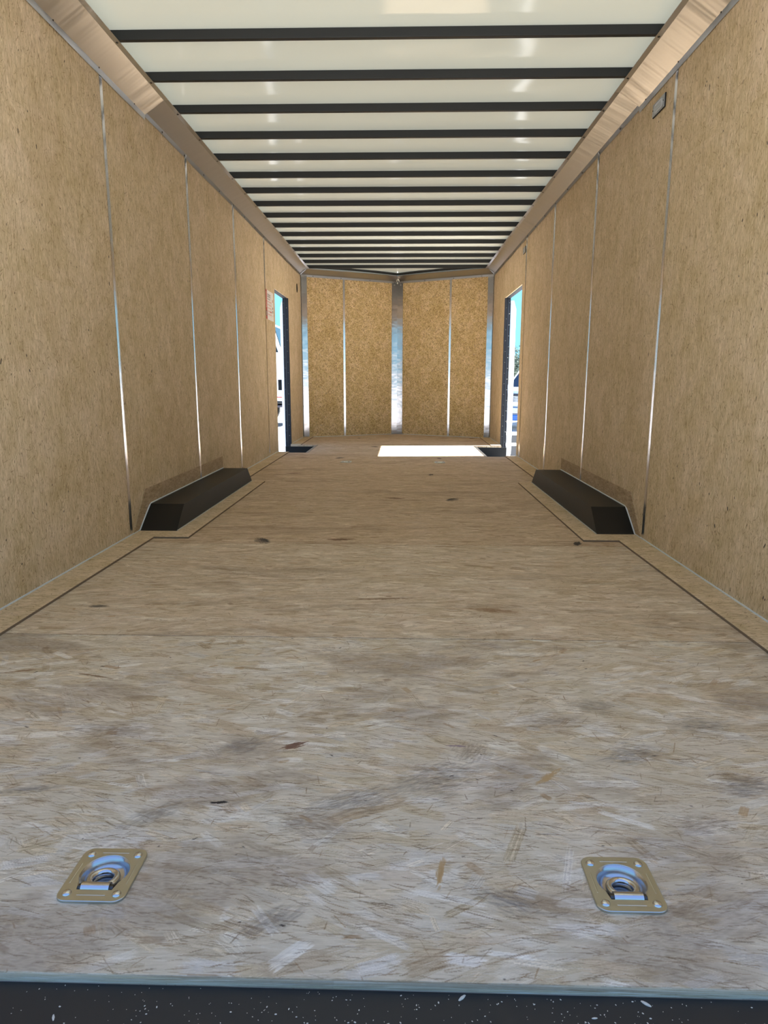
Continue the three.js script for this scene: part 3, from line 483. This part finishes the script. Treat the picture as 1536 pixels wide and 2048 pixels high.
// ───────────────────────── yard seen through the doors
function wheel(parent, x, y, z, r, w, axis) {
  const g = new THREE.CylinderGeometry(r, r, w, 28); const h = new THREE.CylinderGeometry(r * 0.58, r * 0.5, w + 0.02, 20);
  for (const c of [g, h]) { axis === 'x' ? c.rotateZ(Math.PI / 2) : c.rotateX(Math.PI / 2); c.translate(x, y, z); }
  const m = mesh('wheel', g, M.black, parent); mesh('rim', h, M.zinc, m);
}
{ // pickup facing us, right of the trailer
  const G = -0.62, t = group('pickup_truck', { label: 'white pickup truck parked beyond the sunlit right door', category: 'pickup' }, [3.03, G, -19.2]); t.rotation.y = -0.7; t.scale.setScalar(1.05);
  const paint = new THREE.MeshPhysicalMaterial({ color: 0xdfe9f2, roughness: 0.3, clearcoat: 0.8, clearcoatRoughness: 0.1 }), glass = std(0x0d1c2e, 0.08), dark = std(0x14202f, 0.4), w = 0.98;
  const ex = (pts, x0, x1) => { const g = new THREE.ExtrudeGeometry(new THREE.Shape(pts.map(p => new THREE.Vector2(...p))), { depth: x1 - x0, bevelEnabled: true, bevelSize: 0.03, bevelThickness: 0.03, bevelSegments: 2 }); g.rotateY(Math.PI / 2); g.translate(x0, 0, 0); return g; };
  mesh('body', ex([[0, 0.5], [5.6, 0.5], [5.6, 1.08], [1.7, 1.12], [0.12, 1.06], [0, 0.9]], -w + 0.03, w - 0.03), paint, t);
  mesh('hood', rbox(-w + 0.06, w - 0.06, 1.05, 1.13, -1.6, -0.06, 0.03), paint, t);
  mesh('cab', ex([[1.5, 1.1], [2.25, 1.72], [3.5, 1.74], [3.75, 1.1]], -w + 0.12, w - 0.12), paint, t);
  const ws = box(-w + 0.14, w - 0.14, 0, 0.86, -0.012, 0.012); ws.rotateX(-0.88); ws.translate(0, 1.13, -1.5); mesh('windshield', ws, glass, t);
  for (const e of [-1, 1]) {
    const p = box(-0.05, 0.05, 0, 0.95, -0.02, 0.02); p.rotateX(-0.88); p.rotateZ(-e * -0.2); p.translate(e * (w - 0.1), 1.1, -1.47); mesh('windshield_pillar', p, paint, t);
    mesh('mirror', rbox(e * (w + 0.02), e * (w + 0.2), 1.08, 1.34, -1.75, -1.62, 0.03), M.black, t);
    mesh('headlamp', rbox(e * 0.52, e * 0.95, 0.84, 0.98, -0.06, 0.02, 0.02), std(0x9fc4e6, 0.15, 0.3), t);
    mesh('indicator', rbox(e * 0.56, e * 0.97, 0.66, 0.73, -0.05, 0.025, 0.012), std(0xd86a1e, 0.35), t);
    mesh('side_window', rbox(e * (w - 0.115), e * (w - 0.085), 1.14, 1.6, -3.3, -2.2, 0.01), glass, t);
    wheel(t, e * (w - 0.12), 0.38, -0.95, 0.38, 0.26, 'x'); wheel(t, e * (w - 0.12), 0.38, -4.5, 0.38, 0.26, 'x');
  }
  mesh('grille', rbox(-0.5, 0.5, 0.74, 0.98, -0.05, 0.03, 0.02), dark, t);
  const gr = mesh('bumper', rbox(-w, w, 0.44, 0.64, -0.1, 0.12, 0.04), std(0x9aa7b5, 0.25, 0.9), t);
  mesh('lower_valance', rbox(-w + 0.05, w - 0.05, 0.26, 0.43, -0.1, 0.06, 0.03), std(0x2a66b8, 0.4), t);
  mesh('plate_bar', rbox(-w + 0.04, w - 0.04, 0.65, 0.83, -0.03, 0.012, 0.01), dark, t);
}
{ // van facing right, left of the trailer
  const G = -0.62, t = group('van', { label: 'tall white van with a slanted dark window beyond the left door', category: 'van' }, [-8.22, G, -21.1]);
  const paint = new THREE.MeshPhysicalMaterial({ color: 0xeef1f2, roughness: 0.35, clearcoat: 0.7 }), glass = std(0x16202c, 0.1), w = 0.98;
  const ex = (pts, z0, z1, bev = 0.04) => { const g = new THREE.ExtrudeGeometry(new THREE.Shape(pts.map(p => new THREE.Vector2(...p))), { depth: z1 - z0, bevelEnabled: true, bevelSize: bev, bevelThickness: bev, bevelSegments: 2 }); g.translate(0, 0, z0); return g; };
  mesh('body', ex([[0, 0.8], [5.2, 0.8], [5.24, 1.9], [4.95, 2.06], [4.68, 2.1], [4.4, 3.0], [0.05, 3.05]], -w, w), paint, t);
  const wn = new THREE.Shape([[3.5, 2.2], [4.6, 2.2], [4.36, 2.92], [3.5, 2.94]].map(p => new THREE.Vector2(...p)));
  const g = new THREE.ExtrudeGeometry(wn, { depth: 0.02, bevelEnabled: false }); g.translate(0, 0, w + 0.035); mesh('side_window', g, glass, t);
  const ws = box(-0.01, 0.01, 0, 0.86, -w + 0.08, w - 0.08); ws.rotateZ(0.3); ws.translate(4.72, 2.14, 0); mesh('windscreen', ws, glass, t);
  mesh('stripe', box(0.05, 5.2, 0.87, 0.9, w + 0.04, w + 0.048), std(0xa83a3a, 0.5), t);
  mesh('rub_strip', rbox(0.02, 5.22, 0.69, 0.76, -w, w + 0.06, 0.02), std(0x23262b, 0.6), t);
  mesh('side_step', rbox(0.3, 4.9, 0.58, 0.65, -w, w + 0.06, 0.02), std(0x3a3844, 0.6), t);
  for (const x of [0.9, 4.7]) for (const e of [-1, 1]) wheel(t, x - (x > 4 ? 0.9 : 0), 0.46, e * (w - 0.1), 0.46, 0.26, 'z');
}
{ // bare-ish trees behind the pickup
  const R = rng(19), leafM = new THREE.MeshStandardMaterial({ color: 0x4f5a52, roughness: 0.95 }), bark = std(0x5a4c42, 0.95);
  const spots = [[8.4, -58, 4.2, 'tall grey-green tree behind the pickup'], [11.6, -62, 3.9, 'second grey-green tree further right behind the pickup']];
  for (const [x, z, h, label] of spots) {
    const t = group('tree', { label, category: 'tree', group: 'trees behind the pickup' }, [x, -0.62, z]);
    const tr = new THREE.CylinderGeometry(0.1, 0.2, h * 0.6, 8); tr.translate(0, h * 0.3, 0); mesh('trunk', tr, bark, t);
    const leaf = new THREE.CircleGeometry(0.06, 5), n = 6000, im = new THREE.InstancedMesh(leaf, new THREE.MeshStandardMaterial({ color: 0x5d6a60, roughness: 0.9, side: THREE.DoubleSide }), n), o = new THREE.Object3D();
    for (let i = 0; i < n; i++) { const a = R() * 6.283, u = R() * 2 - 1, q = Math.cbrt(R()), cl = perlin.noise(Math.cos(a) * 2 + x, u * 2, Math.sin(a) * 2) * 0.5 + 1; o.position.set(Math.cos(a) * Math.sqrt(1 - u * u) * q * 2.1 * cl, h * 0.62 + u * q * h * 0.38 * cl, Math.sin(a) * Math.sqrt(1 - u * u) * q * 2.1 * cl); o.rotation.set(R() * 6.28, R() * 6.28, R() * 6.28); o.scale.setScalar(0.6 + R() * 0.9); o.updateMatrix(); im.setMatrixAt(i, o.matrix); }
    im.name = 'foliage'; im.userData.kind = 'stuff'; im.castShadow = im.receiveShadow = true; t.add(im);
  }
}
{ // dark strip and painted line on the yard just outside the right door
  const a = mesh('asphalt_strip', slab([[1.85, -12.2], [3.3, -12.2], [3.3, -17.1], [1.85, -17.1]], -0.62, -0.612), std(0x07090c, 0.95)); a.userData = { label: 'dark asphalt strip with a white painted line outside the right door', category: 'asphalt' };
  mesh('painted_line', box(1.85, 3.3, -0.612, -0.609, -14.1, -14.8), std(0xe8e8e6, 0.7), a);
}
renderer.render(scene, camera);
